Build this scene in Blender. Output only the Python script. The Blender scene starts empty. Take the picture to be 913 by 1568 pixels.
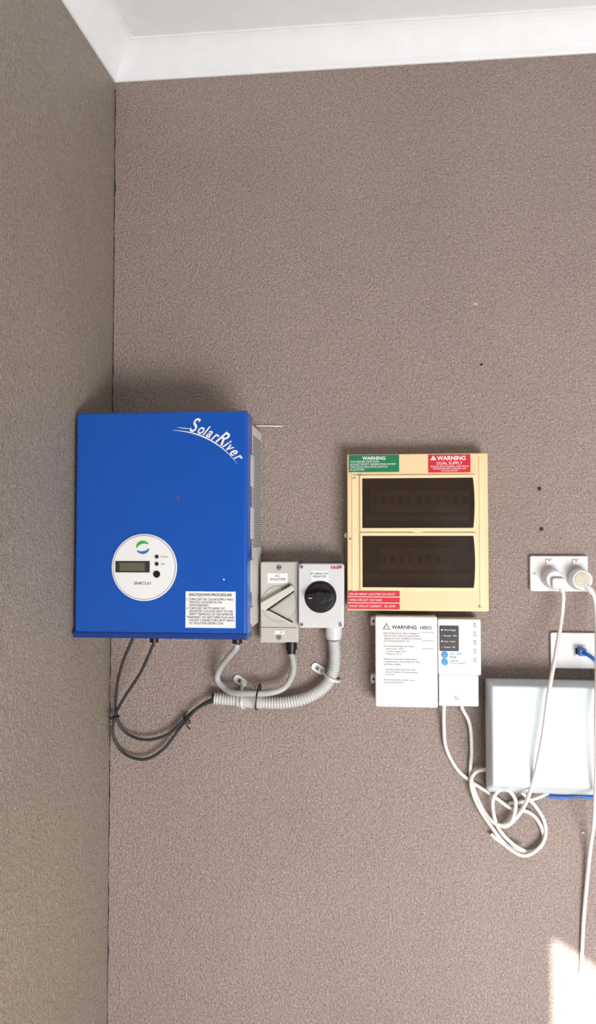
import bpy, bmesh, math, random
from mathutils import Vector, Euler, Matrix
random.seed(4)
scn=bpy.context.scene
COL=bpy.context.collection
try:
    scn.view_settings.view_transform='Standard'; scn.view_settings.look='None'
    scn.view_settings.exposure=0.0
except Exception: pass

# ---------------------------------------------------------------- materials
def lin(c):
    return tuple(((v/255)/12.92 if v/255<=.04045 else ((v/255+.055)/1.055)**2.4) for v in c)+(1,)
def mat(name,rgb,rough=.5,metal=0,bump=0,bscale=400,var=.06,vscale=25,spec=.5):
    m=bpy.data.materials.new(name);m.use_nodes=True;nt=m.node_tree;N=nt.nodes;L=nt.links
    b=N['Principled BSDF'];b.inputs['Roughness'].default_value=rough;b.inputs['Metallic'].default_value=metal
    b.inputs['Specular IOR Level'].default_value=spec
    tc=N.new('ShaderNodeTexCoord');nz=N.new('ShaderNodeTexNoise');nz.inputs['Scale'].default_value=vscale;nz.inputs['Detail'].default_value=5
    L.new(tc.outputs['Object'],nz.inputs['Vector'])
    mx=N.new('ShaderNodeMix');mx.data_type='RGBA'
    c=lin(rgb);mx.inputs['A'].default_value=tuple(v*(1-var) for v in c[:3])+(1,);mx.inputs['B'].default_value=tuple(min(1,v*(1+var)) for v in c[:3])+(1,)
    L.new(nz.outputs['Fac'],mx.inputs['Factor']);L.new(mx.outputs['Result'],b.inputs['Base Color'])
    if bump:
        n2=N.new('ShaderNodeTexNoise');n2.inputs['Scale'].default_value=bscale;L.new(tc.outputs['Object'],n2.inputs['Vector'])
        bp=N.new('ShaderNodeBump');bp.inputs['Strength'].default_value=bump;bp.inputs['Distance'].default_value=.001
        L.new(n2.outputs['Fac'],bp.inputs['Height']);L.new(bp.outputs['Normal'],b.inputs['Normal'])
    return m
def wallmat(name,rgb):
    m=bpy.data.materials.new(name);m.use_nodes=True;nt=m.node_tree;N=nt.nodes;L=nt.links
    b=N['Principled BSDF'];b.inputs['Roughness'].default_value=.42;b.inputs['Specular IOR Level'].default_value=.5
    tc=N.new('ShaderNodeTexCoord')
    n1=N.new('ShaderNodeTexNoise');n1.inputs['Scale'].default_value=250;n1.inputs['Detail'].default_value=3;n1.inputs['Roughness'].default_value=.55
    n1.inputs['Distortion'].default_value=.5
    n2=N.new('ShaderNodeTexNoise');n2.inputs['Scale'].default_value=3.0;n2.inputs['Detail'].default_value=5
    n3=N.new('ShaderNodeTexNoise');n3.inputs['Scale'].default_value=110;n3.inputs['Detail'].default_value=2
    for n in (n1,n2,n3):L.new(tc.outputs['Object'],n.inputs['Vector'])
    r=N.new('ShaderNodeValToRGB');c=lin(rgb)
    r.color_ramp.elements[0].position=.3;r.color_ramp.elements[0].color=tuple(v*.94 for v in c[:3])+(1,)
    r.color_ramp.elements[1].position=.7;r.color_ramp.elements[1].color=tuple(v*1.06 for v in c[:3])+(1,)
    L.new(n2.outputs['Fac'],r.inputs['Fac'])
    r2=N.new('ShaderNodeValToRGB');r2.color_ramp.elements[0].position=.3;r2.color_ramp.elements[0].color=(.70,.70,.70,1)
    r2.color_ramp.elements[1].position=.7;r2.color_ramp.elements[1].color=(1.30,1.30,1.30,1)
    L.new(n1.outputs['Fac'],r2.inputs['Fac'])  # speckle puts the grain's light and dark into the colour, backing the bump
    mu=N.new('ShaderNodeMix');mu.data_type='RGBA';mu.blend_type='MULTIPLY';mu.inputs['Factor'].default_value=1
    L.new(r.outputs['Color'],mu.inputs['A']);L.new(r2.outputs['Color'],mu.inputs['B']);L.new(mu.outputs['Result'],b.inputs['Base Color'])
    ad=N.new('ShaderNodeMath');ad.operation='MULTIPLY_ADD';ad.inputs[1].default_value=.5
    L.new(n3.outputs['Fac'],ad.inputs[0]);L.new(n1.outputs['Fac'],ad.inputs[2])
    bp=N.new('ShaderNodeBump');bp.inputs['Strength'].default_value=.9;bp.inputs['Distance'].default_value=.005
    L.new(ad.outputs[0],bp.inputs['Height']);L.new(bp.outputs['Normal'],b.inputs['Normal'])
    return m
def smoked():
    m=bpy.data.materials.new('smoked_acrylic');m.use_nodes=True;nt=m.node_tree;N=nt.nodes;L=nt.links
    N.clear();o=N.new('ShaderNodeOutputMaterial');t=N.new('ShaderNodeBsdfTransparent');t.inputs[0].default_value=(.54,.47,.41,1)
    g=N.new('ShaderNodeBsdfPrincipled');g.inputs['Base Color'].default_value=lin((88,74,64));g.inputs['Roughness'].default_value=.10
    nz=N.new('ShaderNodeTexNoise');nz.inputs['Scale'].default_value=30
    mr=N.new('ShaderNodeMapRange');mr.inputs['To Min'].default_value=.24;mr.inputs['To Max'].default_value=.36
    mx=N.new('ShaderNodeMixShader');L.new(nz.outputs['Fac'],mr.inputs['Value']);L.new(mr.outputs[0],mx.inputs[0])
    L.new(t.outputs[0],mx.inputs[1]);L.new(g.outputs[0],mx.inputs[2]);L.new(mx.outputs[0],o.inputs[0]);return m
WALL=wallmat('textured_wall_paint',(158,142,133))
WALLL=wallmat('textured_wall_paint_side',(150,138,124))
CEIL=mat('ceiling_white',(232,236,238),.7,bump=.1)
COVE=mat('cornice_white',(240,243,244),.55)
FLOOR=mat('concrete_floor',(170,168,166),.8,bump=.3,bscale=60)
BLUE=mat('blue_powdercoat',(16,82,176),.28,bump=.05,bscale=900,var=.05)
BLUED=mat('blue_edge',(14,56,130),.4)
WHITE=mat('white_plastic',(226,226,224),.4,var=.02)
WHITE2=mat('white_metal_side',(206,205,201),.45,var=.03)
LABEL=mat('label_white',(236,236,234),.5,var=.01)
CREAM=mat('cream_plastic',(234,208,162),.42,var=.03)
CREAM2=mat('cream_plastic_raised',(240,217,173),.4,var=.02)
GREYB=mat('warm_grey_plastic',(194,190,180),.45,var=.04)
LGREY=mat('light_grey_plastic',(212,213,212),.42,var=.03)
BLACK=mat('black_plastic',(18,18,19),.35)
DARK=mat('dark_gap',(38,35,33),.8)
INK=mat('black_ink',(38,38,40),.6)
INK2=mat('grey_ink',(105,105,108),.6)
INK3=mat('pale_grey_ink',(140,140,144),.6)
RED=mat('red_label',(205,28,44),.45,var=.03)
GREEN=mat('green_label',(14,120,78),.45,var=.03)
BRED=mat('red_led',(210,40,40),.3)
SKYB=mat('light_blue_button',(40,140,205),.35)
LCD=mat('lcd_olive',(96,102,78),.2)
LCDB=mat('lcd_bezel',(52,52,48),.3)
METAL=mat('zinc_metal',(170,170,168),.35,metal=.8)
CABW=mat('white_pvc_cable',(228,225,218),.42,var=.03)
CABG=mat('grey_pvc_cable',(178,178,174),.45)
CABB=mat('black_cable',(52,52,54),.5)
CONG=mat('grey_conduit',(196,196,193),.45,var=.03)
BLUEC=mat('blue_data_cable',(28,105,190),.4)
BOXW=mat('bluish_white_enclosure',(216,226,229),.38,var=.03,vscale=8)
SMOKE=smoked()
CLEARB=mat('beige_plug_plastic',(205,196,176),.2)
BRK=mat('breaker_grey',(190,190,194),.4)
BRKD=mat('breaker_interior',(112,105,98),.5)
FILLER=mat('wall_filler',(196,170,130),.8)

# ---------------------------------------------------------------- helpers
def link(o,parent=None):
    COL.objects.link(o)
    if parent is not None:o.parent=parent
    return o
def empty(name):
    e=bpy.data.objects.new(name,None);e.empty_display_size=.05;COL.objects.link(e);return e
def meshobj(name,bm,m,parent=None,smooth=False):
    bmesh.ops.recalc_face_normals(bm,faces=bm.faces)
    me=bpy.data.meshes.new(name);bm.to_mesh(me);bm.free();me.materials.append(m)
    if smooth:
        for p in me.polygons:p.use_smooth=True
    return link(bpy.data.objects.new(name,me),parent)
def addbev(o,w,seg=3,smooth=True):
    b=o.modifiers.new('bevel','BEVEL');b.width=w;b.segments=seg;b.limit_method='ANGLE';b.angle_limit=math.radians(35)
    if smooth:
        for p in o.data.polygons:p.use_smooth=True
        wn=o.modifiers.new('wn','WEIGHTED_NORMAL');wn.keep_sharp=True
def prism(name,pts,yf,yb,m,parent=None,bev=0,seg=3):
    """polygon in x/z (metres) extruded from depth yf (distance off the wall) back to yb"""
    bm=bmesh.new()
    a=[bm.verts.new((x,-yf,z)) for x,z in pts];b=[bm.verts.new((x,-yb,z)) for x,z in pts]
    bm.faces.new(a);bm.faces.new(b[::-1])
    n=len(pts)
    for i in range(n):bm.faces.new((a[i],b[i],b[(i+1)%n],a[(i+1)%n]))
    o=meshobj(name,bm,m,parent)
    if bev:addbev(o,bev,seg)
    return o
def rrect(x0,x1,z0,z1,r,seg=6):
    p=[]
    for cx,cz,a0 in ((x1-r,z1-r,0),(x0+r,z1-r,90),(x0+r,z0+r,180),(x1-r,z0+r,270)):
        for i in range(seg+1):
            a=math.radians(a0+90*i/seg);p.append((cx+r*math.cos(a),cz+r*math.sin(a)))
    return p
def box(name,x0,x1,z0,z1,yf,yb,m,parent=None,bev=0,r=0):
    pts=rrect(x0,x1,z0,z1,r) if r else [(x0,z0),(x1,z0),(x1,z1),(x0,z1)]
    return prism(name,pts,yf,yb,m,parent,bev)
def disc(name,x,z,r,yf,yb,m,parent=None,bev=0,n=48,r2=None):
    bm=bmesh.new();r2=r if r2 is None else r2
    a=[bm.verts.new((x+r*math.cos(6.28319*i/n),-yf,z+r*math.sin(6.28319*i/n))) for i in range(n)]
    b=[bm.verts.new((x+r2*math.cos(6.28319*i/n),-yb,z+r2*math.sin(6.28319*i/n))) for i in range(n)]
    bm.faces.new(a);bm.faces.new(b[::-1])
    for i in range(n):bm.faces.new((a[i],b[i],b[(i+1)%n],a[(i+1)%n]))
    o=meshobj(name,bm,m,parent)
    if bev:addbev(o,bev,2)
    return o
def txt(name,body,x,z,y,size,m,parent=None,align='LEFT',rot=0,shear=0,sx=1,bold=0,sl=1.0):
    c=bpy.data.curves.new(name,'FONT');c.body=body;c.size=size;c.extrude=.0002;c.shear=shear;c.align_x=align;c.offset=bold;c.space_line=sl
    c.materials.append(m);o=bpy.data.objects.new(name,c)
    o.rotation_euler=Euler((math.radians(90),rot,0),'XYZ');o.location=(x,-y,z);o.scale=(sx,1,1)
    return link(o,parent)
def smoothpath(pts,sub=10):
    P=[Vector((x/1000,-d/1000,z/1000)) for x,z,d in pts];out=[]
    for i in range(len(P)-1):
        p0=P[max(i-1,0)];p1=P[i];p2=P[i+1];p3=P[min(i+2,len(P)-1)]
        for k in range(sub):
            t=k/sub
            out.append(.5*((2*p1)+(p2-p0)*t+(2*p0-5*p1+4*p2-p3)*t*t+(3*p1-p0-3*p2+p3)*t**3))
    out.append(P[-1]);return out
def tube(name,pts,r,m,parent=None,corr=None,n=14):
    """sweep a round section along a path of (x,z,off-wall) in mm; corr=(pitch,amp) gives corrugation"""
    P=smoothpath(pts,12)
    if corr:
        Ls=[0]
        for i in range(1,len(P)):Ls.append(Ls[-1]+(P[i]-P[i-1]).length)
        step=corr[0]/4;tot=Ls[-1];Q=[];j=0;s=0
        while s<tot:
            while Ls[j+1]<s:j+=1
            t=(s-Ls[j])/max(1e-9,Ls[j+1]-Ls[j]);Q.append(P[j].lerp(P[j+1],t));s+=step
        P=Q
    bm=bmesh.new();rings=[];up=None
    for i,p in enumerate(P):
        t=(P[min(i+1,len(P)-1)]-P[max(i-1,0)]).normalized()
        if up is None:up=t.orthogonal().normalized()
        up=(up-t*up.dot(t)).normalized();s=t.cross(up)
        rr=r
        if corr:rr=r-(corr[1] if i%4 in (0,) else (corr[1]*.4 if i%4 in (1,3) else 0))
        rings.append([bm.verts.new(p+(up*math.cos(2*math.pi*k/n)+s*math.sin(2*math.pi*k/n))*rr) for k in range(n)])
    for a,b in zip(rings,rings[1:]):
        for k in range(n):bm.faces.new((a[k],a[(k+1)%n],b[(k+1)%n],b[k]))
    bm.faces.new(rings[0][::-1]);bm.faces.new(rings[-1])
    return meshobj(name,bm,m,parent,smooth=True)
def zcyl(name,x,y,z0,z1,r,m,parent=None,r2=None,n=24):
    bm=bmesh.new();r2=r if r2 is None else r2
    a=[bm.verts.new((x+r*math.cos(6.28319*i/n),-y+r*math.sin(6.28319*i/n),z0)) for i in range(n)]
    b=[bm.verts.new((x+r2*math.cos(6.28319*i/n),-y+r2*math.sin(6.28319*i/n),z1)) for i in range(n)]
    bm.faces.new(a);bm.faces.new(b)
    for i in range(n):bm.faces.new((a[i],b[i],b[(i+1)%n],a[(i+1)%n]))
    o=meshobj(name,bm,m,parent);addbev(o,.0008,2);return o
def screw(x,z,y,r,parent,m=METAL):
    disc('screw_head',x,z,r,y+.0015,y-.002,m,parent,.0004,20)
    box('screw_slot',x-r*.75,x+r*.75,z-r*.12,z+r*.12,y+.0018,y+.001,DARK,parent)

# ---------------------------------------------------------------- room
H=2.555;XL=-.563;XR=2.2;YF=2.3
def slab(name,verts,faces,m):
    bm=bmesh.new();v=[bm.verts.new(p) for p in verts]
    for f in faces:bm.faces.new([v[i] for i in f])
    return meshobj(name,bm,m)
def cuboid(name,x0,x1,y0,y1,z0,z1,m):
    return slab(name,[(x0,y0,z0),(x1,y0,z0),(x1,y1,z0),(x0,y1,z0),(x0,y0,z1),(x1,y0,z1),(x1,y1,z1),(x0,y1,z1)],
      [(0,1,2,3),(4,5,6,7),(0,1,5,4),(1,2,6,5),(2,3,7,6),(3,0,4,7)],m)
k=.045  # the side wall runs slightly out of square
cuboid('wall_back',XL-.25,XR+.1,0,.1,0,H,WALL)
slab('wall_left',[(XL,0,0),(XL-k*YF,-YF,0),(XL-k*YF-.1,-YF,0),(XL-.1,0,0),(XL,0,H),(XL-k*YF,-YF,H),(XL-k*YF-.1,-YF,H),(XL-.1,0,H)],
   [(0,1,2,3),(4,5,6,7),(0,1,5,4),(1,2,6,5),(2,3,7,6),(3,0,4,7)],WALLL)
cuboid('wall_right',XR,XR+.1,-YF,0,0,H,WALL)
cuboid('floor',-1.0,XR+.1,-YF-1.5,.1,-.1,0,FLOOR)
cuboid('ceiling',-1.0,XR+.1,-YF-.1,.1,H,H+.1,CEIL)
# front wall (behind the camera) with a wide doorway, its raked left head made up to shape the sun patch
hd=.717+YF*.428
bm=bmesh.new()
outer=[(-1.0,0),(.31,0),(.31,hd),(.47,hd-.10),(2.0,hd-.10),(2.0,0),(XR+.1,0),(XR+.1,H),(-1.0,H)]
a=[bm.verts.new((x,-YF,z)) for x,z in outer];b=[bm.verts.new((x,-YF-.03,z)) for x,z in outer]
bm.faces.new(a);bm.faces.new(b[::-1])
for i in range(len(outer)):bm.faces.new((a[i],b[i],b[(i+1)%len(outer)],a[(i+1)%len(outer)]))
meshobj('wall_front',bm,WALL)
# cove cornice (mitred along back and left walls)
c=.055;d=.057
prof=[(0,-d-.003),(.004,-d-.003),(.006,-d)]
for i in range(9):
    t=i/8;prof.append((.006+(c-.006)*(t**1.25),-d+(d-.004)*(1-(1-t)**1.25)))
prof+=[(c+.003,-.004),(c+.003,0),(0,0)]
bm=bmesh.new();A=[];B=[]
for u,w in prof:
    A.append(bm.verts.new((XL+u-k*u,-u,H+w)));B.append(bm.verts.new((XR,-u,H+w)))
for i in range(len(prof)-1):bm.faces.new((A[i],A[i+1],B[i+1],B[i]))
meshobj('trim_1',bm,COVE)
bm=bmesh.new();A=[];B=[]
for u,w in prof:
    A.append(bm.verts.new((XL+u-k*u,-u,H+w)));B.append(bm.verts.new((XL+u-k*YF,-YF,H+w)))
for i in range(len(prof)-1):bm.faces.new((A[i],A[i+1],B[i+1],B[i]))
meshobj('trim_2',bm,COVE)
# fine open joint down the internal corner
bm=bmesh.new();z=0.0;L=[]
while z<2.49:
    w=.0003+max(0,random.gauss(.0008,.0008));L.append((XL+.0005,XL+.0008+w,z));z+=.02
va=[bm.verts.new((p[0],-.0006,p[2])) for p in L];vb=[bm.verts.new((p[1],-.0006,p[2])) for p in L]
for i in range(len(L)-1):bm.faces.new((va[i],vb[i],vb[i+1],va[i+1]))
meshobj('trim_3',bm,DARK)

# ---------------------------------------------------------------- solar inverter
inv=empty('solar_inverter')
box('front_cover',-.565,-.236,1.317,1.739,.195,.135,BLUE,inv,.006,.006)
box('cover_lip',-.566,-.2355,1.315,1.326,.197,.14,BLUED,inv,.002)
box('white_chassis',-.545,-.2375,1.330,1.722,.137,.006,WHITE2,inv,.002)
box('wall_bracket',-.50,-.29,1.40,1.66,.008,0,METAL,inv)
for i,(z0,z1) in enumerate(((1.34,1.37),(1.40,1.46),(1.50,1.56),(1.60,1.66))):
    box('flange_tab',-.2385,-.2352,z0,z1,.155,.12,WHITE2,inv,.0006)
# perforated side grille (right side of chassis)
bm=bmesh.new()
for i in range(50):
    for j in range(7):
        yy=-.018-j*.0155-(.0077 if i%2 else 0);zz=1.485+i*.0044
        n=8;vs=[bm.verts.new((-.2372,yy+.0050*math.cos(6.283*q/n),zz+.0017*math.sin(6.283*q/n))) for q in range(n)]
        bm.faces.new(vs)
meshobj('side_vent_holes',bm,DARK,inv)
Y=.1955
disc('display_ring',-.430,1.447,.0625,Y+.001,Y-.002,LABEL,inv,.0006,72)
disc('display_ring_line',-.430,1.447,.0600,Y+.0013,Y,INK2,inv,0,72)
disc('display_panel',-.430,1.447,.0590,Y+.0016,Y,LABEL,inv,0,72)
box('lcd_bezel',-.4845,-.419,1.4375,1.4585,Y+.003,Y,LCDB,inv,.0006)
box('lcd_glass',-.476,-.428,1.4405,1.4555,Y+.0033,Y,LCD,inv)
for nm,z in (('led_power',1.467),('led_fault',1.4535)):
    disc(nm,-.4055,z,.0036,Y+.003,Y,INK,inv)
disc('button_function',-.4055,1.4345,.0065,Y+.0035,Y,BLACK,inv,.0006)
for i,z in enumerate((1.467,1.4535)):
    txt('button_text','Normal' if i==0 else 'Fault',-.398,z-.0015,Y+.0018,.0042,INK2,inv)
def arcband(name,cx,cz,r0,r1,a0,a1,m):
    n=20;o=[];q=[]
    for i in range(n+1):
        t=i/n;a=math.radians(a0+(a1-a0)*t);w=math.sin(math.pi*t)**.6
        o.append((cx+r1*math.cos(a),cz+r1*.85*math.sin(a)));rr=r1-(r1-r0)*w
        q.append((cx+rr*math.cos(a),cz+rr*.85*math.sin(a)))
    prism(name,o+q[::-1][1:-1],Y+.0022,Y+.001,m,inv)
arcband('emblem_green',-.4325,1.486,.0055,.0125,20,200,mat('emblem_green_ink',(60,175,60),.5))
arcband('emblem_blue',-.4325,1.4825,.0065,.0125,200,360,mat('emblem_blue_ink',(40,110,190),.5))
txt('model_text','SR4KTLA1',-.432,1.415,Y+.0018,.0075,INK2,inv,'CENTER',bold=.0001)
# brand script along a falling arc
def bez(t):
    p0=Vector((-.377,1.703));p1=Vector((-.300,1.702));p2=Vector((-.254,1.638))
    return (1-t)**2*p0+2*t*(1-t)*p1+t*t*p2
n=30;lo=[];up=[]
for i in range(n+1):
    t=i/n;p=bez(t);w=.0026*math.sin(math.pi*t)+.0003;lo.append((p.x,p.y-w));up.append((p.x,p.y))
prism('swoosh',lo+up[::-1],Y+.0006,Y-.001,LABEL,inv)
n=16;lo=[];up=[]
for i in range(n+1):
    t=i/n;p=bez(.05+t*.18);w=.0012*math.sin(math.pi*t)+.0002;lo.append((p.x,p.y+.006-w));up.append((p.x,p.y+.006))
prism('swoosh_upper',lo+up[::-1],Y+.0006,Y-.001,LABEL,inv)
tt=.20
for ch in 'SolarRiver':
    p=bez(tt);q=bez(tt+.03);ang=math.atan2(q.y-p.y,q.x-p.x)
    big=ch in 'SR'
    adv={'S':.105,'R':.120,'l':.046,'i':.043,'r':.060,'a':.082,'v':.078}.get(ch,.084)
    nx,nz=-math.sin(ang),math.cos(ang);off=.0015
    txt('script_letter',ch,p.x+nx*off,p.y+nz*off,Y+.0002,.038 if big else .0285,LABEL,inv,rot=-ang,shear=.4,sx=.74,bold=.0005)
    tt+=adv
# shutdown label
box('shutdown_label',-.351,-.257,1.336,1.403,Y+.0006,Y-.001,LABEL,inv)
txt('label_title','SHUTDOWN PROCEDURE',-.304,1.3945,Y+.0008,.0068,INK,inv,'CENTER',bold=.00008)
txt('label_body','1. TURN OFF THE "SOLAR SUPPLY MAIN\n    SWITCH" LOCATED IN THE\n    SWITCHBOARD.\n2. TURN OFF THE "PV ARRAY DC\n    ISOLATOR" LOCATED NEXT TO THE\n    INPUT TERMINALS OF THE INVERTER\n"WARNING": DO NOT OPEN PLUG AND\n    SOCKET CONNECTORS OR PV ARRAY\n    DC ISOLATOR UNDER LOAD',-.349,1.3865,Y+.0008,.0056,INK,inv,sx=.88,sl=.98)
box('scuff',-.3725,-.362,1.578,1.5792,Y+.0002,Y-.001,INK2,inv);box('scuff_2',-.3665,-.3655,1.566,1.577,Y+.0002,Y-.001,INK2,inv)
disc('chip',-.279,1.425,.0015,Y+.0002,Y-.001,LABEL,inv)
for nm,x,w in (('dc_gland',-.441,.0105),('ac_gland',-.273,.012)):
    zcyl(nm,x,.09,1.312,1.340,w,BLACK,inv);zcyl(nm+'_cap',x,.09,1.294,1.314,w*.82,BLACK,inv)
zcyl('comms_gland',-.478,.10,1.318,1.34,.007,BLACK,inv)

# ---------------------------------------------------------------- AC isolator switch
ac=empty('ac_isolator_switch')
box('base',-.238,-.159,1.288,1.452,.034,0,GREYB,ac,.003,.004)
box('cover',-.2315,-.155,1.293,1.454,.060,.032,GREYB,ac,.003,.004)
box('name_label',-.217,-.176,1.411,1.431,.0607,.058,LABEL,ac)
txt('name_text','AC\nISOLATOR',-.1965,1.4235,.0609,.0068,INK,ac,'CENTER')
screw(-.1935,1.4425,.060,.0055,ac);screw(-.1935,1.303,.060,.0055,ac)
RW=mat('rotor_grey',(208,204,193),.4)
disc('rotor_well_line',-.1935,1.370,.0362,.0606,.058,INK3,ac,0,64)
disc('rotor_plate',-.1935,1.370,.0352,.0610,.058,GREYB,ac,0,64)
prism('lever_arm',[(-.2290,1.373),(-.2290,1.360),(-.2180,1.3585),(-.164,1.396),(-.1615,1.402),(-.1665,1.4085)],.074,.059,RW,ac,.002)
prism('lever_edge_line',[(-.2175,1.3575),(-.163,1.3955),(-.163,1.3935),(-.216,1.3562)],.0745,.06,DARK,ac)
prism('guard_rib',[(-.226,1.359),(-.168,1.329),(-.1665,1.333),(-.219,1.3605)],.067,.059,RW,ac,.001)
prism('guard_line',[(-.215,1.3595),(-.1655,1.3345),(-.1655,1.3328),(-.215,1.3578)],.0675,.06,DARK,ac)
prism('wedge_panel',[(-.208,1.3605),(-.170,1.386),(-.170,1.342)],.0625,.06,GREYB,ac,.0004)
txt('off_text','OFF',-.185,1.392,.0625,.0115,INK,ac,rot=-.6,bold=.0002)
box('lower_rib',-.229,-.158,1.322,1.3230,.0608,.059,INK2,ac)
box('lower_rib_2',-.204,-.183,1.309,1.317,.0615,.059,LABEL,ac,.0004)
txt('rating_text','I     O',-.201,1.311,.062,.006,INK2,ac)
zcyl('gland',-.172,.03,1.274,1.292,.0115,BLACK,ac);zcyl('gland_cap',-.172,.03,1.266,1.276,.009,BLACK,ac)

# ---------------------------------------------------------------- DC isolator switch
dc=empty('dc_isolator_switch')
box('base',-.150,-.066,1.322,1.450,.040,0,LGREY,dc,.003,.004)
box('cover',-.153,-.063,1.324,1.451,.075,.039,LGREY,dc,.003,.005)
box('cover_seam',-.1535,-.0625,1.3235,1.4515,.0405,.039,DARK,dc)
disc('rotor_ring',-.109,1.3855,.0315,.078,.07,BLACK,dc,.001,64)
disc('rotor_dish',-.109,1.3855,.0265,.083,.07,BLACK,dc,.001,64,.0295)
hp=[]
for a in range(0,360,10):
    A_=math.radians(a);rx=.0255;rz=.0095;x=rx*math.copysign(abs(math.cos(A_))**.7,math.cos(A_));z=rz*math.copysign(abs(math.sin(A_))**.6,math.sin(A_))
    hp.append((-.109+x*math.cos(.06)-z*math.sin(.06),1.3855+x*math.sin(.06)+z*math.cos(.06)))
prism('rotary_handle',hp,.100,.08,BLACK,dc,.003)
disc('handle_hub',-.109,1.3855,.012,.101,.08,BLACK,dc,.0015)
box('handle_pointer',-.131,-.124,1.3840,1.3852,.1003,.098,LABEL,dc)
box('name_label',-.128,-.094,1.412+.0035,1.438,.0757,.07,LABEL,dc)
txt('name_text','PV ARRAY DC\nISOLATOR',-.111,1.4295,.076,.0055,INK,dc,'CENTER')
txt('maker_text','NHP',-.0885,1.4405,.0755,.009,RED,dc,bold=.0003)
for x in (-.1465,-.0695):
    for z in (1.3305,1.4445):screw(x,z,.075,.0035,dc)
txt('ip_text','IP66',-.075,1.334,.0755,.004,INK2,dc)
zcyl('conduit_adaptor',-.085,.035,1.302,1.326,.0165,LGREY,dc)
zcyl('conduit_collar',-.085,.035,1.297,1.303,.0145,LGREY,dc)

# ---------------------------------------------------------------- conduit & cables of the inverter
con=empty('flexible_conduit')
cp=[(-85,1296,35),(-83,1269,30),(-86,1235,25),(-103,1202,25),(-141,1177,25),(-188,1166,25),(-240,1166,25)]
tube('corrugated_run',cp,.0130,CONG,con,corr=(.0058,.0032),n=20)
tube('plain_coupling',[(-232,1166,25),(-255,1167,25),(-285,1169,25)],.0136,CONG,con,n=20)
tube('corrugated_tail',[(-282,1169,25),(-305,1170,25),(-332,1172,25)],.0127,CONG,con,corr=(.0058,.0032),n=20)
tube('open_end',[(-331,1172,25),(-336,1172,25)],.0095,DARK,con,n=20)
def saddle(x,z,a):
    pts=rrect(-.016,.014,-.0085,.0085,.0075)
    pts=[(x+p*math.cos(a)-q*math.sin(a),z+p*math.sin(a)+q*math.cos(a)) for p,q in pts]
    prism('saddle_tab',pts,.004,0,LABEL,con,.0008);disc('screw_head',x,z,.0048,.0065,.003,METAL,con,.0008,20)
    disc('screw_recess',x,z,.002,.0068,.006,DARK,con,0,12)
saddle(-.120,1.233,2.6)
tube('saddle_band',[(-112,1228,5),(-104,1224,26),(-92,1218,40),(-78,1211,26),(-74,1209,3)],.0032,LGREY,con)
saddle(-.283,1.205,2.6)
tube('saddle_band',[(-278,1196,5),(-275,1183,26),(-274,1168,40),(-274,1155,26),(-274,1150,3)],.0032,LGREY,con)
tube('ac_cable',[(-273,1293,90),(-276,1284,88),(-292,1266,70),(-316,1238,40),(-325,1212,30),(-310,1195,32),(-290,1188,44),(-264,1188,50),(-218,1189,48),(-186,1199,40),(-169,1226,32),(-168,1250,30),(-172,1267,30)],.0062,CABG,con)
dcc=empty('dc_solar_cable')
tube('positive_core',[(-478,1320,100),(-482,1302,98),(-509,1250,80),(-531,1192,50),(-538,1134,30),(-522,1097,20),(-480,1082,20),(-430,1095,20),(-386,1136,20),(-350,1163,24),(-325,1172,25)],.0031,CABB,dcc)
tube('negative_core',[(-441,1296,90),(-445,1285,88),(-475,1229,70),(-518,1169,50),(-542,1127,30),(-546,1087,22),(-524,1052,18),(-482,1041,18),(-441,1063,18),(-402,1112,20),(-365,1152,26),(-325,1169,27)],.0031,CABB,dcc)
def tie(name,x,z,d,r,a,parent):
    return tube(name,[(x+r*1000*math.cos(q)*math.cos(a),z+r*1000*math.cos(q)*math.sin(a),d+r*1000*math.sin(q)) for q in [i*math.pi/6 for i in range(13)]],.0016,BLACK,parent,n=8)
tie('cable_tie_1',-540,1130,30,.008,.2,dcc);tube('tie_tail_1',[(-540,1130,36),(-548,1128,38),(-552,1133,38)],.0014,BLACK,dcc,n=8)
tie('cable_tie_2',-391,1126,20,.0095,2.3,dcc);tube('tie_tail_2',[(-391,1120,30),(-381,1108,32)],.0014,BLACK,dcc,n=8)
tube('tie_tail_3',[(-396,1136,30),(-388,1146,32)],.0014,BLACK,dcc,n=8)
tie('cable_tie_3',-240,1178,32,.026,1.45,con);tube('tie_tail_4',[(-242,1200,52),(-246,1208,54)],.0014,BLACK,con,n=8)
tube('wire_stub',[(-250,1738,2),(-220,1737,4),(-194,1736,2)],.0015,CABW)

# ---------------------------------------------------------------- switchboard
sb=empty('electrical_switchboard')
X=lambda px:-.057+(px-532)*.001287
box('back_tray',-.052,.216,1.363,1.664,.018,0,CREAM,sb,.002)
xs=[-.057,-.027,.1945,.221];zs=[1.357,1.403,1.507,1.521,1.622,1.670];gf={};gb={}
bm=bmesh.new()
for i,x in enumerate(xs):
    for j,z in enumerate(zs):gf[i,j]=bm.verts.new((x,-.050,z));gb[i,j]=bm.verts.new((x,-.016,z))
hole={(1,1),(1,3)}
solid=lambda i,j:0<=i<3 and 0<=j<5 and (i,j) not in hole
for i in range(3):
    for j in range(5):
        if not solid(i,j):continue
        bm.faces.new((gf[i,j],gf[i+1,j],gf[i+1,j+1],gf[i,j+1]));bm.faces.new((gb[i,j],gb[i,j+1],gb[i+1,j+1],gb[i+1,j]))
        for (di,dj,a_,b_) in ((-1,0,(i,j),(i,j+1)),(1,0,(i+1,j),(i+1,j+1)),(0,-1,(i,j),(i+1,j)),(0,1,(i,j+1),(i+1,j+1))):
            if not solid(i+di,j+dj):bm.faces.new((gf[a_],gf[b_],gb[b_],gb[a_]))
o=meshobj('cover_frame',bm,CREAM,sb);addbev(o,.0022,3)
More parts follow.
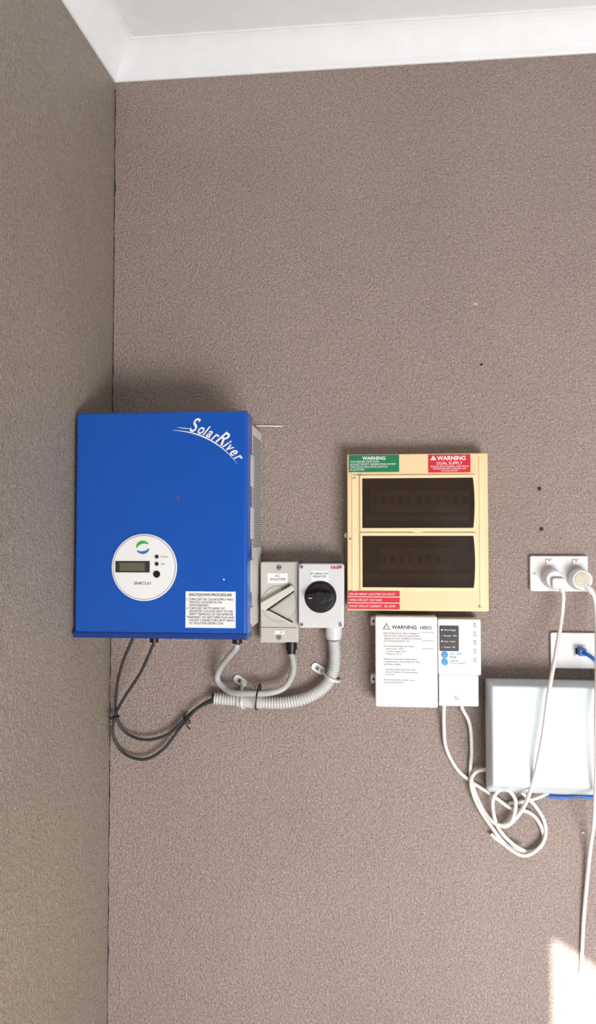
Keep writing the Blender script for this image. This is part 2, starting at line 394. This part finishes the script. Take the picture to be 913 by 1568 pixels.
def ring(name,outer,inner,yf,yb,m,parent):
    bm=bmesh.new();n=len(outer)
    A=[[bm.verts.new((x,-y,z)) for x,z in pts] for pts,y in ((outer,yf),(inner,yf),(outer,yb),(inner,yb))]
    for i in range(n):
        j=(i+1)%n
        bm.faces.new((A[0][i],A[0][j],A[1][j],A[1][i]));bm.faces.new((A[2][i],A[3][i],A[3][j],A[2][j]))
        bm.faces.new((A[0][i],A[2][i],A[2][j],A[0][j]));bm.faces.new((A[1][i],A[1][j],A[3][j],A[3][i]))
    o=meshobj(name,bm,m,parent);addbev(o,.0008,2);return o
def doorpts(x0,x1,z0,z1,bulge):
    p=[(x0,z0)];n=10
    for i in range(n+1):
        t=i/n;p.append((x1-bulge+bulge*math.sin(math.pi*t)**.7,z0+(z1-z0)*t))
    p.append((x0,z1));return p
for q,(z0,z1) in enumerate(((1.521,1.622),(1.403,1.507)),1):
    inn=doorpts(-.0265,.194,z0+.001,z1-.001,.003)
    out=doorpts(-.0315,.201,z0-.0055,z1+.0055,.005)
    ring(f'door_surround_{q}',out,inn,.054,.048,CREAM2,sb)
    prism(f'smoked_door_{q}',inn,.0545,.0515,SMOKE,sb,.0006)
    pts=[(X(622)+ (X(660)-X(622))*i/10, z0-.001-.0075*math.sin(math.pi*i/10)**.6) for i in range(11)]
    prism(f'pull_lip_{q}',pts+[(X(660),z0+.001),(X(622),z0+.001)],.0575,.05,CREAM2,sb,.0006)
    box(f'escutcheon_{q}',-.026,.193,z0+.003,z1-.003,.022,.018,BRKD,sb)
    box(f'escutcheon_low_rail_{q}',-.026,.193,z0+.004,z0+.030,.036,.02,BRKD,sb,.002)
    box(f'circuit_label_strip_{q}',-.020,.185,z0+.016,z0+.026,.0365,.034,GREYB,sb)
    zc=(z0+z1)/2+.004;k_=11
    for i in range(k_):
        x0=-.010+i*.0178
        if q==2 and i in (0,9,10):
            continue
        box(f'breaker_{q}',x0,x0+.0172,zc-.022,zc+.022,.042,.02,BRK if (i*7+q)%5 else WHITE2,sb,.0008)
        box(f'toggle_{q}',x0+.004,x0+.013,zc-.008,zc+.008,.049,.03,BLACK if i%4 else SKYB,sb,.0008)
        box(f'breaker_mark_{q}',x0+.002,x0+.015,zc+.013,zc+.018,.0425,.04,GREYB if i%4 else BRED,sb)
prism('relief_right',[(.2035,1.366),(.2125,1.372),(.2125,1.640),(.2075,1.662),(.2035,1.662)],.0515,.049,CREAM2,sb,.0006)
prism('relief_left',[(-.0475,1.372),(-.0375,1.366),(-.0375,1.662),(-.0475,1.645)],.0515,.049,CREAM2,sb,.0006)
screw(.204,1.366,.0515,.003,sb);screw(-.051,1.5,.050,.002,sb)
disc('side_knockout',-.058,1.507,.006,.03,.02,CREAM2,sb)
def lab(nm,x0,x1,z0,z1,m):box(nm,x0,x1,z0,z1,.0522,.049,m,sb)
lab('green_warning_label',-.053,.047,1.634,1.668,GREEN)
txt('green_title','WARNING',-.003,1.6585,.0524,.0095,LABEL,sb,'CENTER',bold=.0002)
txt('green_text','THIS PREMISE CONTAINS\nAN ELECTRICITY GENERATION SYSTEM\nTHE SOLAR ISOLATION SWITCH\nIS LOCATED:',-.051,1.6530,.0524,.0056,LABEL,sb,sx=.92,sl=.95)
lab('red_warning_label',.105,.187,1.632,1.667,RED)
txt('red_title','WARNING',.150,1.6565,.0524,.0115,LABEL,sb,'CENTER',bold=.0003)
prism('warning_triangle',[(.1085,1.6565),(.1205,1.6565),(.1145,1.666)],.0525,.05,LABEL,sb)
txt('warning_bang','!',.1145,1.6575,.0527,.008,RED,sb,'CENTER')
txt('red_text','DUAL SUPPLY',.146,1.6475,.0524,.0082,LABEL,sb,'CENTER')
txt('red_small','ISOLATE BOTH NORMAL AND SOLAR\nSUPPLIES BEFORE WORKING ON\nTHIS EQUIPMENT',.146,1.6425,.0524,.0044,LABEL,sb,'CENTER')
lab('red_array_label',-.055,.047,1.360,1.396,RED)
for z in (1.3725,1.3845):box('label_rule',-.055,.047,z-.0006,z+.0006,.0524,.051,LABEL,sb)
txt('array_text_1','SOLAR ARRAY LOCATED ON ROOF',-.053,1.3878,.0524,.0062,LABEL,sb,sx=.9)
txt('array_text_2','OPEN CIRCUIT VOLTAGE:',-.053,1.3762,.0524,.0062,LABEL,sb,sx=.9)
txt('array_text_3','SHORT CIRCUIT CURRENT:   DC AMPS',-.053,1.3640,.0524,.0062,LABEL,sb,sx=.85)
txt('door_scribble','Tested\nJan',-.046,1.627,.0518,.006,INK2,sb,shear=.3)

# ---------------------------------------------------------------- energy meter / controller
mt=empty('electricity_meter')
box('backplate',.002,.198,1.178,1.342,.014,0,LGREY,mt,.002)
box('cover',-.002,.120,1.169,1.347,.060,.012,WHITE,mt,.003,.004)
box('upper_module',.1215,.205,1.232,1.342,.050,.012,WHITE,mt,.0025,.003)
box('terminal_cover',.1225,.200,1.171,1.2325,.049,.012,WHITE,mt,.0025,.003)
box('seam',.1200,.1218,1.176,1.342,.046,.02,DARK,mt)
for z in (1.334,1.218):
    box('mount_tab',-.011,.004,z-.009,z+.009,.030,.012,WHITE,mt,.002,.003)
    disc('tab_hole',-.0055,z,.0022,.0305,.028,DARK,mt,0,16)
prism('caution_triangle',[(.0135,1.3215),(.0275,1.3215),(.0205,1.334)],.0606,.059,INK,mt)
prism('caution_inner',[(.0155,1.3226),(.0255,1.3226),(.0205,1.3318)],.0609,.0595,LABEL,mt)
txt('caution_bang','!',.0205,1.3232,.061,.008,INK,mt,'CENTER')
txt('cover_title','WARNING',.031,1.3225,.0604,.0100,INK,mt,bold=.0001)
txt('cover_title_2','HERO',.086,1.3225,.0604,.0085,INK2,mt,bold=.0002)
body='\n'.join(['Removal of seal is an offence. Danger of',' electric shock. Isolate the supply before',' opening the cover. Installation and service',' by a licensed electrician only.','','Do not connect loads over rating:','    max current  100 A','    nominal voltage  230 V','    frequency  50 Hz','','Read the instructions carefully before',' using this device. Keep away from water',' and direct sunlight.','','   Use only copper conductors with','   correct insulation. Torque terminals','   to 2.5 Nm.','','For service call the number on the',' back of the enclosure.'])
txt('cover_text',body,.0145,1.3125,.0604,.0043,INK3,mt,sl=1.18)
for i in range(3):box('cover_rule',.090,.113,1.316-i*.016,1.3166-i*.016,.0603,.059,INK2,mt)
box('meter_display',.1245,.162,1.279,1.329,.0508,.049,BLACK,mt,.0004,.002)
for i,(s_,mm) in enumerate((('Mains Supply',LABEL),('Booster  ON',LABEL),('Fault  Alarm',LABEL),('System  OK',LABEL))):
    disc('display_led',.1292,1.3205-i*.0112,.0017,.0513,.05,BRED if i in (1,3) else LABEL,mt,0,14)
    txt('display_text',s_,.1330,1.3190-i*.0112,.0510,.0046,mm,mt)
    box('display_rule',.1262,.1605,1.3146-i*.0112,1.3150-i*.0112,.0510,.05,INK2,mt)
for z in (1.2715,1.2575):disc('blue_button',.1345,z,.0064,.0520,.049,SKYB,mt,.0006,32)
txt('button_text','ON  OFF\nReset',.144,1.2715,.0504,.006,SKYB,mt)
txt('button_text_2','Override\n1.2 kW  AUTO',.144,1.2585,.0504,.0048,INK3,mt)
for i in range(5):
    txt('side_text','data\nlink\ncode',.190,1.333-i*.017,.0504,.0034,INK3,mt)
screw(.158,1.186,.049,.0052,mt)
# ---------------------------------------------------------------- power outlet with plugs
po=empty('double_power_outlet')
box('plate',.308,.421,1.395,1.466,.011,0,WHITE,po,.002,.004)
for x in (.345,.397):
    box('switch_rocker',x-.0065,x+.0065,1.447,1.459,.0145,.01,LABEL,po,.001,.001)
    box('rocker_mark',x-.002,x+.002,1.4555,1.4575,.0147,.014,BRED,po)
for x in (.3165,.4135):screw(x,1.4305,.011,.003,po,WHITE2)
pl=empty('power_plug')
disc('plug_face',.349,1.421,.0195,.020,.0112,WHITE,pl,.001,40)
disc('plug_body',.349,1.421,.0175,.046,.019,WHITE,pl,.004,40,.0195)
prism('plug_grip',rrect(.341,.366,1.404,1.424,.005),.056,.03,WHITE,pl,.003)
tube('strain_relief',[(352,1420,50),(359,1409,50),(362,1397,50)],.0058,WHITE,pl)
pl2=empty('power_plug')
disc('plug_face',.401,1.420,.0215,.022,.0112,CLEARB,pl2,.001,40)
disc('plug_body',.401,1.420,.0195,.046,.021,WHITE,pl2,.003,40,.0215)
disc('plug_rear_cap',.401,1.420,.0150,.0475,.04,CLEARB,pl2,.001,40)
for a in (90,215,325):
    disc('pin_rivet',.401+.008*math.cos(math.radians(a)),1.420+.008*math.sin(math.radians(a)),.0022,.0485,.045,METAL,pl2,0,14)
tube('strain_relief',[(404,1412,42),(412,1404,48),(419,1394,50)],.0058,WHITE,pl2)

dp=empty('data_outlet')
box('plate',.347,.459,1.242,1.313,.009,0,WHITE,dp,.002,.004)
box('rj45_jack',.392,.414,1.267,1.289,.0115,.008,WHITE2,dp,.0006)
box('rj45_boot',.397,.411,1.270,1.284,.030,.01,BLUEC,dp,.002)
box('jack_shadow_gap',.394,.398,1.271,1.283,.012,.01,DARK,dp)
tube('blue_patch_cable',[(404,1277,28),(414,1272,42),(426,1262,44),(440,1248,20),(455,1238,8),(480,1232,6)],.0035,BLUEC,dp)

# ---------------------------------------------------------------- white enclosure
bx=empty('wall_enclosure_box')
box('base_tray',.2175,.530,1.000,1.220,.030,0,mat('tray_grey',(165,170,173),.5),bx,.003,.004)
bm=bmesh.new()
fr=[(.2185,1.032),(.526,1.032),(.526,1.2205),(.2185,1.2205)]
bk=[(.2155,1.002),(.530,1.002),(.530,1.2225),(.2155,1.2225)]
V=[[bm.verts.new((x,-y,z)) for x,z in p] for p,y in ((fr,.090),(bk,.024))]
bm.faces.new(V[0]);bm.faces.new(V[1][::-1])
for i in range(4):bm.faces.new((V[0][i],V[1][i],V[1][(i+1)%4],V[0][(i+1)%4]))
o=meshobj('lid',bm,BOXW,bx);addbev(o,.005,4)
prism('lid_press_highlight',[(.240,1.034),(.2415,1.034),(.2285,1.216),(.2270,1.216)],.0904,.089,WHITE,bx)  # pale strip paints the diagonal highlight along the lid's inset line
tube('blue_network_cable',[(300,1018,6),(330,995,10),(360,990,14),(400,992,10),(440,988,8),(500,986,6)],.0035,BLUEC,bx)

# ---------------------------------------------------------------- white flexible cords
coil=empty('coiled_white_cord')
tube('sensor_lead',[(134,1170,30),(134,1163,30),(135,1127,14),(139,1081,9),(160,1039,8),(188,1014,8),(226,992,14),(267,964,14),(300,958,12),(322,935,10),(329,900,8),(305,879,8),(261,888,10),(226,929,14),(198,974,16),(187,1015,18),(200,1038,20),(231,1038,22),(273,1009,20),(312,972,16),(332,933,12),(324,897,16),(288,874,16),(243,899,12),(226,912,10)],.0038,CABW,coil)
tube('supply_lead',[(170,1170,30),(170,1163,30),(186,1129,14),(190,1076,9),(188,1023,9),(206,969,8),(232,938,24),(262,942,28),(272,985,28),(250,1008,28),(229,985,26),(236,935,22),(264,900,20),(290,886,24)],.0038,CABW,coil)
tube('box_lead',[(337,1000,20),(314,987,16),(285,977,10),(262,972,6)],.0036,CABW,coil)
tube('white_power_cord',[(362,1398,50),(363,1384,50),(359,1348,52),(344,1292,75),(320,1214,112),(309,1142,116),(298,1080,112),(291,1020,78),(284,968,30),(262,935,18),(248,928,14)],.0040,CABW)
tube('hanging_white_cord',[(419,1396,50),(423,1367,52),(414,1284,90),(403,1170,120),(403,1100,120),(405,1020,100),(413,950,55),(415,889,20),(406,772,8),(402,705,5),(399,646,5)],.0040,CABW)

# ---------------------------------------------------------------- wall marks
for x,z in ((.330,1.602),(.333,1.520)):
    e=empty('wall_screw');disc('hole_rim',x,z,.0048,.0006,0,mat('rim_brown',(105,92,84),.8),e,0,18);disc('screw_head',x,z,.0032,.0012,0,DARK,e,0,14)
for x,z,r,m in ((.206,1.984,.006,FILLER),(.217,1.858,.0035,DARK),(.225,1.860,.0018,FILLER),(.407,.917,.0028,CABW)):
    pts=[(x+r*random.uniform(.5,1.2)*math.cos(q*.7),z+r*.7*random.uniform(.5,1.2)*math.sin(q*.7)) for q in range(9)]
    prism('wall_blemish',pts,.0006,0,m)

# ---------------------------------------------------------------- lights
def area(name,loc,target,sx,sy,e,col):
    l=bpy.data.lights.new(name,'AREA');l.shape='RECTANGLE';l.size=sx;l.size_y=sy;l.energy=e;l.color=col
    o=bpy.data.objects.new(name,l);o.location=loc;o.rotation_euler=(Vector(target)-Vector(loc)).to_track_quat('-Z','Y').to_euler();COL.objects.link(o)
area('doorway_daylight',(.95,-YF+.05,.42),(.1,0,.62),1.25,.75,62,(1,.98,.985))
sun=bpy.data.lights.new('sun','SUN');sun.energy=19;sun.angle=math.radians(.6);sun.color=(1,.98,.97)
so=bpy.data.objects.new('sun',sun);so.rotation_euler=Vector((.016,1,-.428)).to_track_quat('-Z','Y').to_euler();so.location=(0,-4,3);COL.objects.link(so)
w=bpy.data.worlds.new('world');scn.world=w;w.use_nodes=True;nt=w.node_tree
bg=nt.nodes['Background'];bg.inputs['Color'].default_value=(.78,.87,1,1);bg.inputs['Strength'].default_value=1.0

# ---------------------------------------------------------------- camera
cd=bpy.data.cameras.new('camera');cam=bpy.data.objects.new('camera',cd);COL.objects.link(cam)
cam.location=(0,-1.6,1.5);cam.rotation_euler=Euler((math.radians(92.0),0,math.radians(5.76)),'XYZ')
cd.sensor_fit='VERTICAL';cd.sensor_height=36;cd.lens=36*1180/1568;cd.clip_start=.01
scn.camera=cam
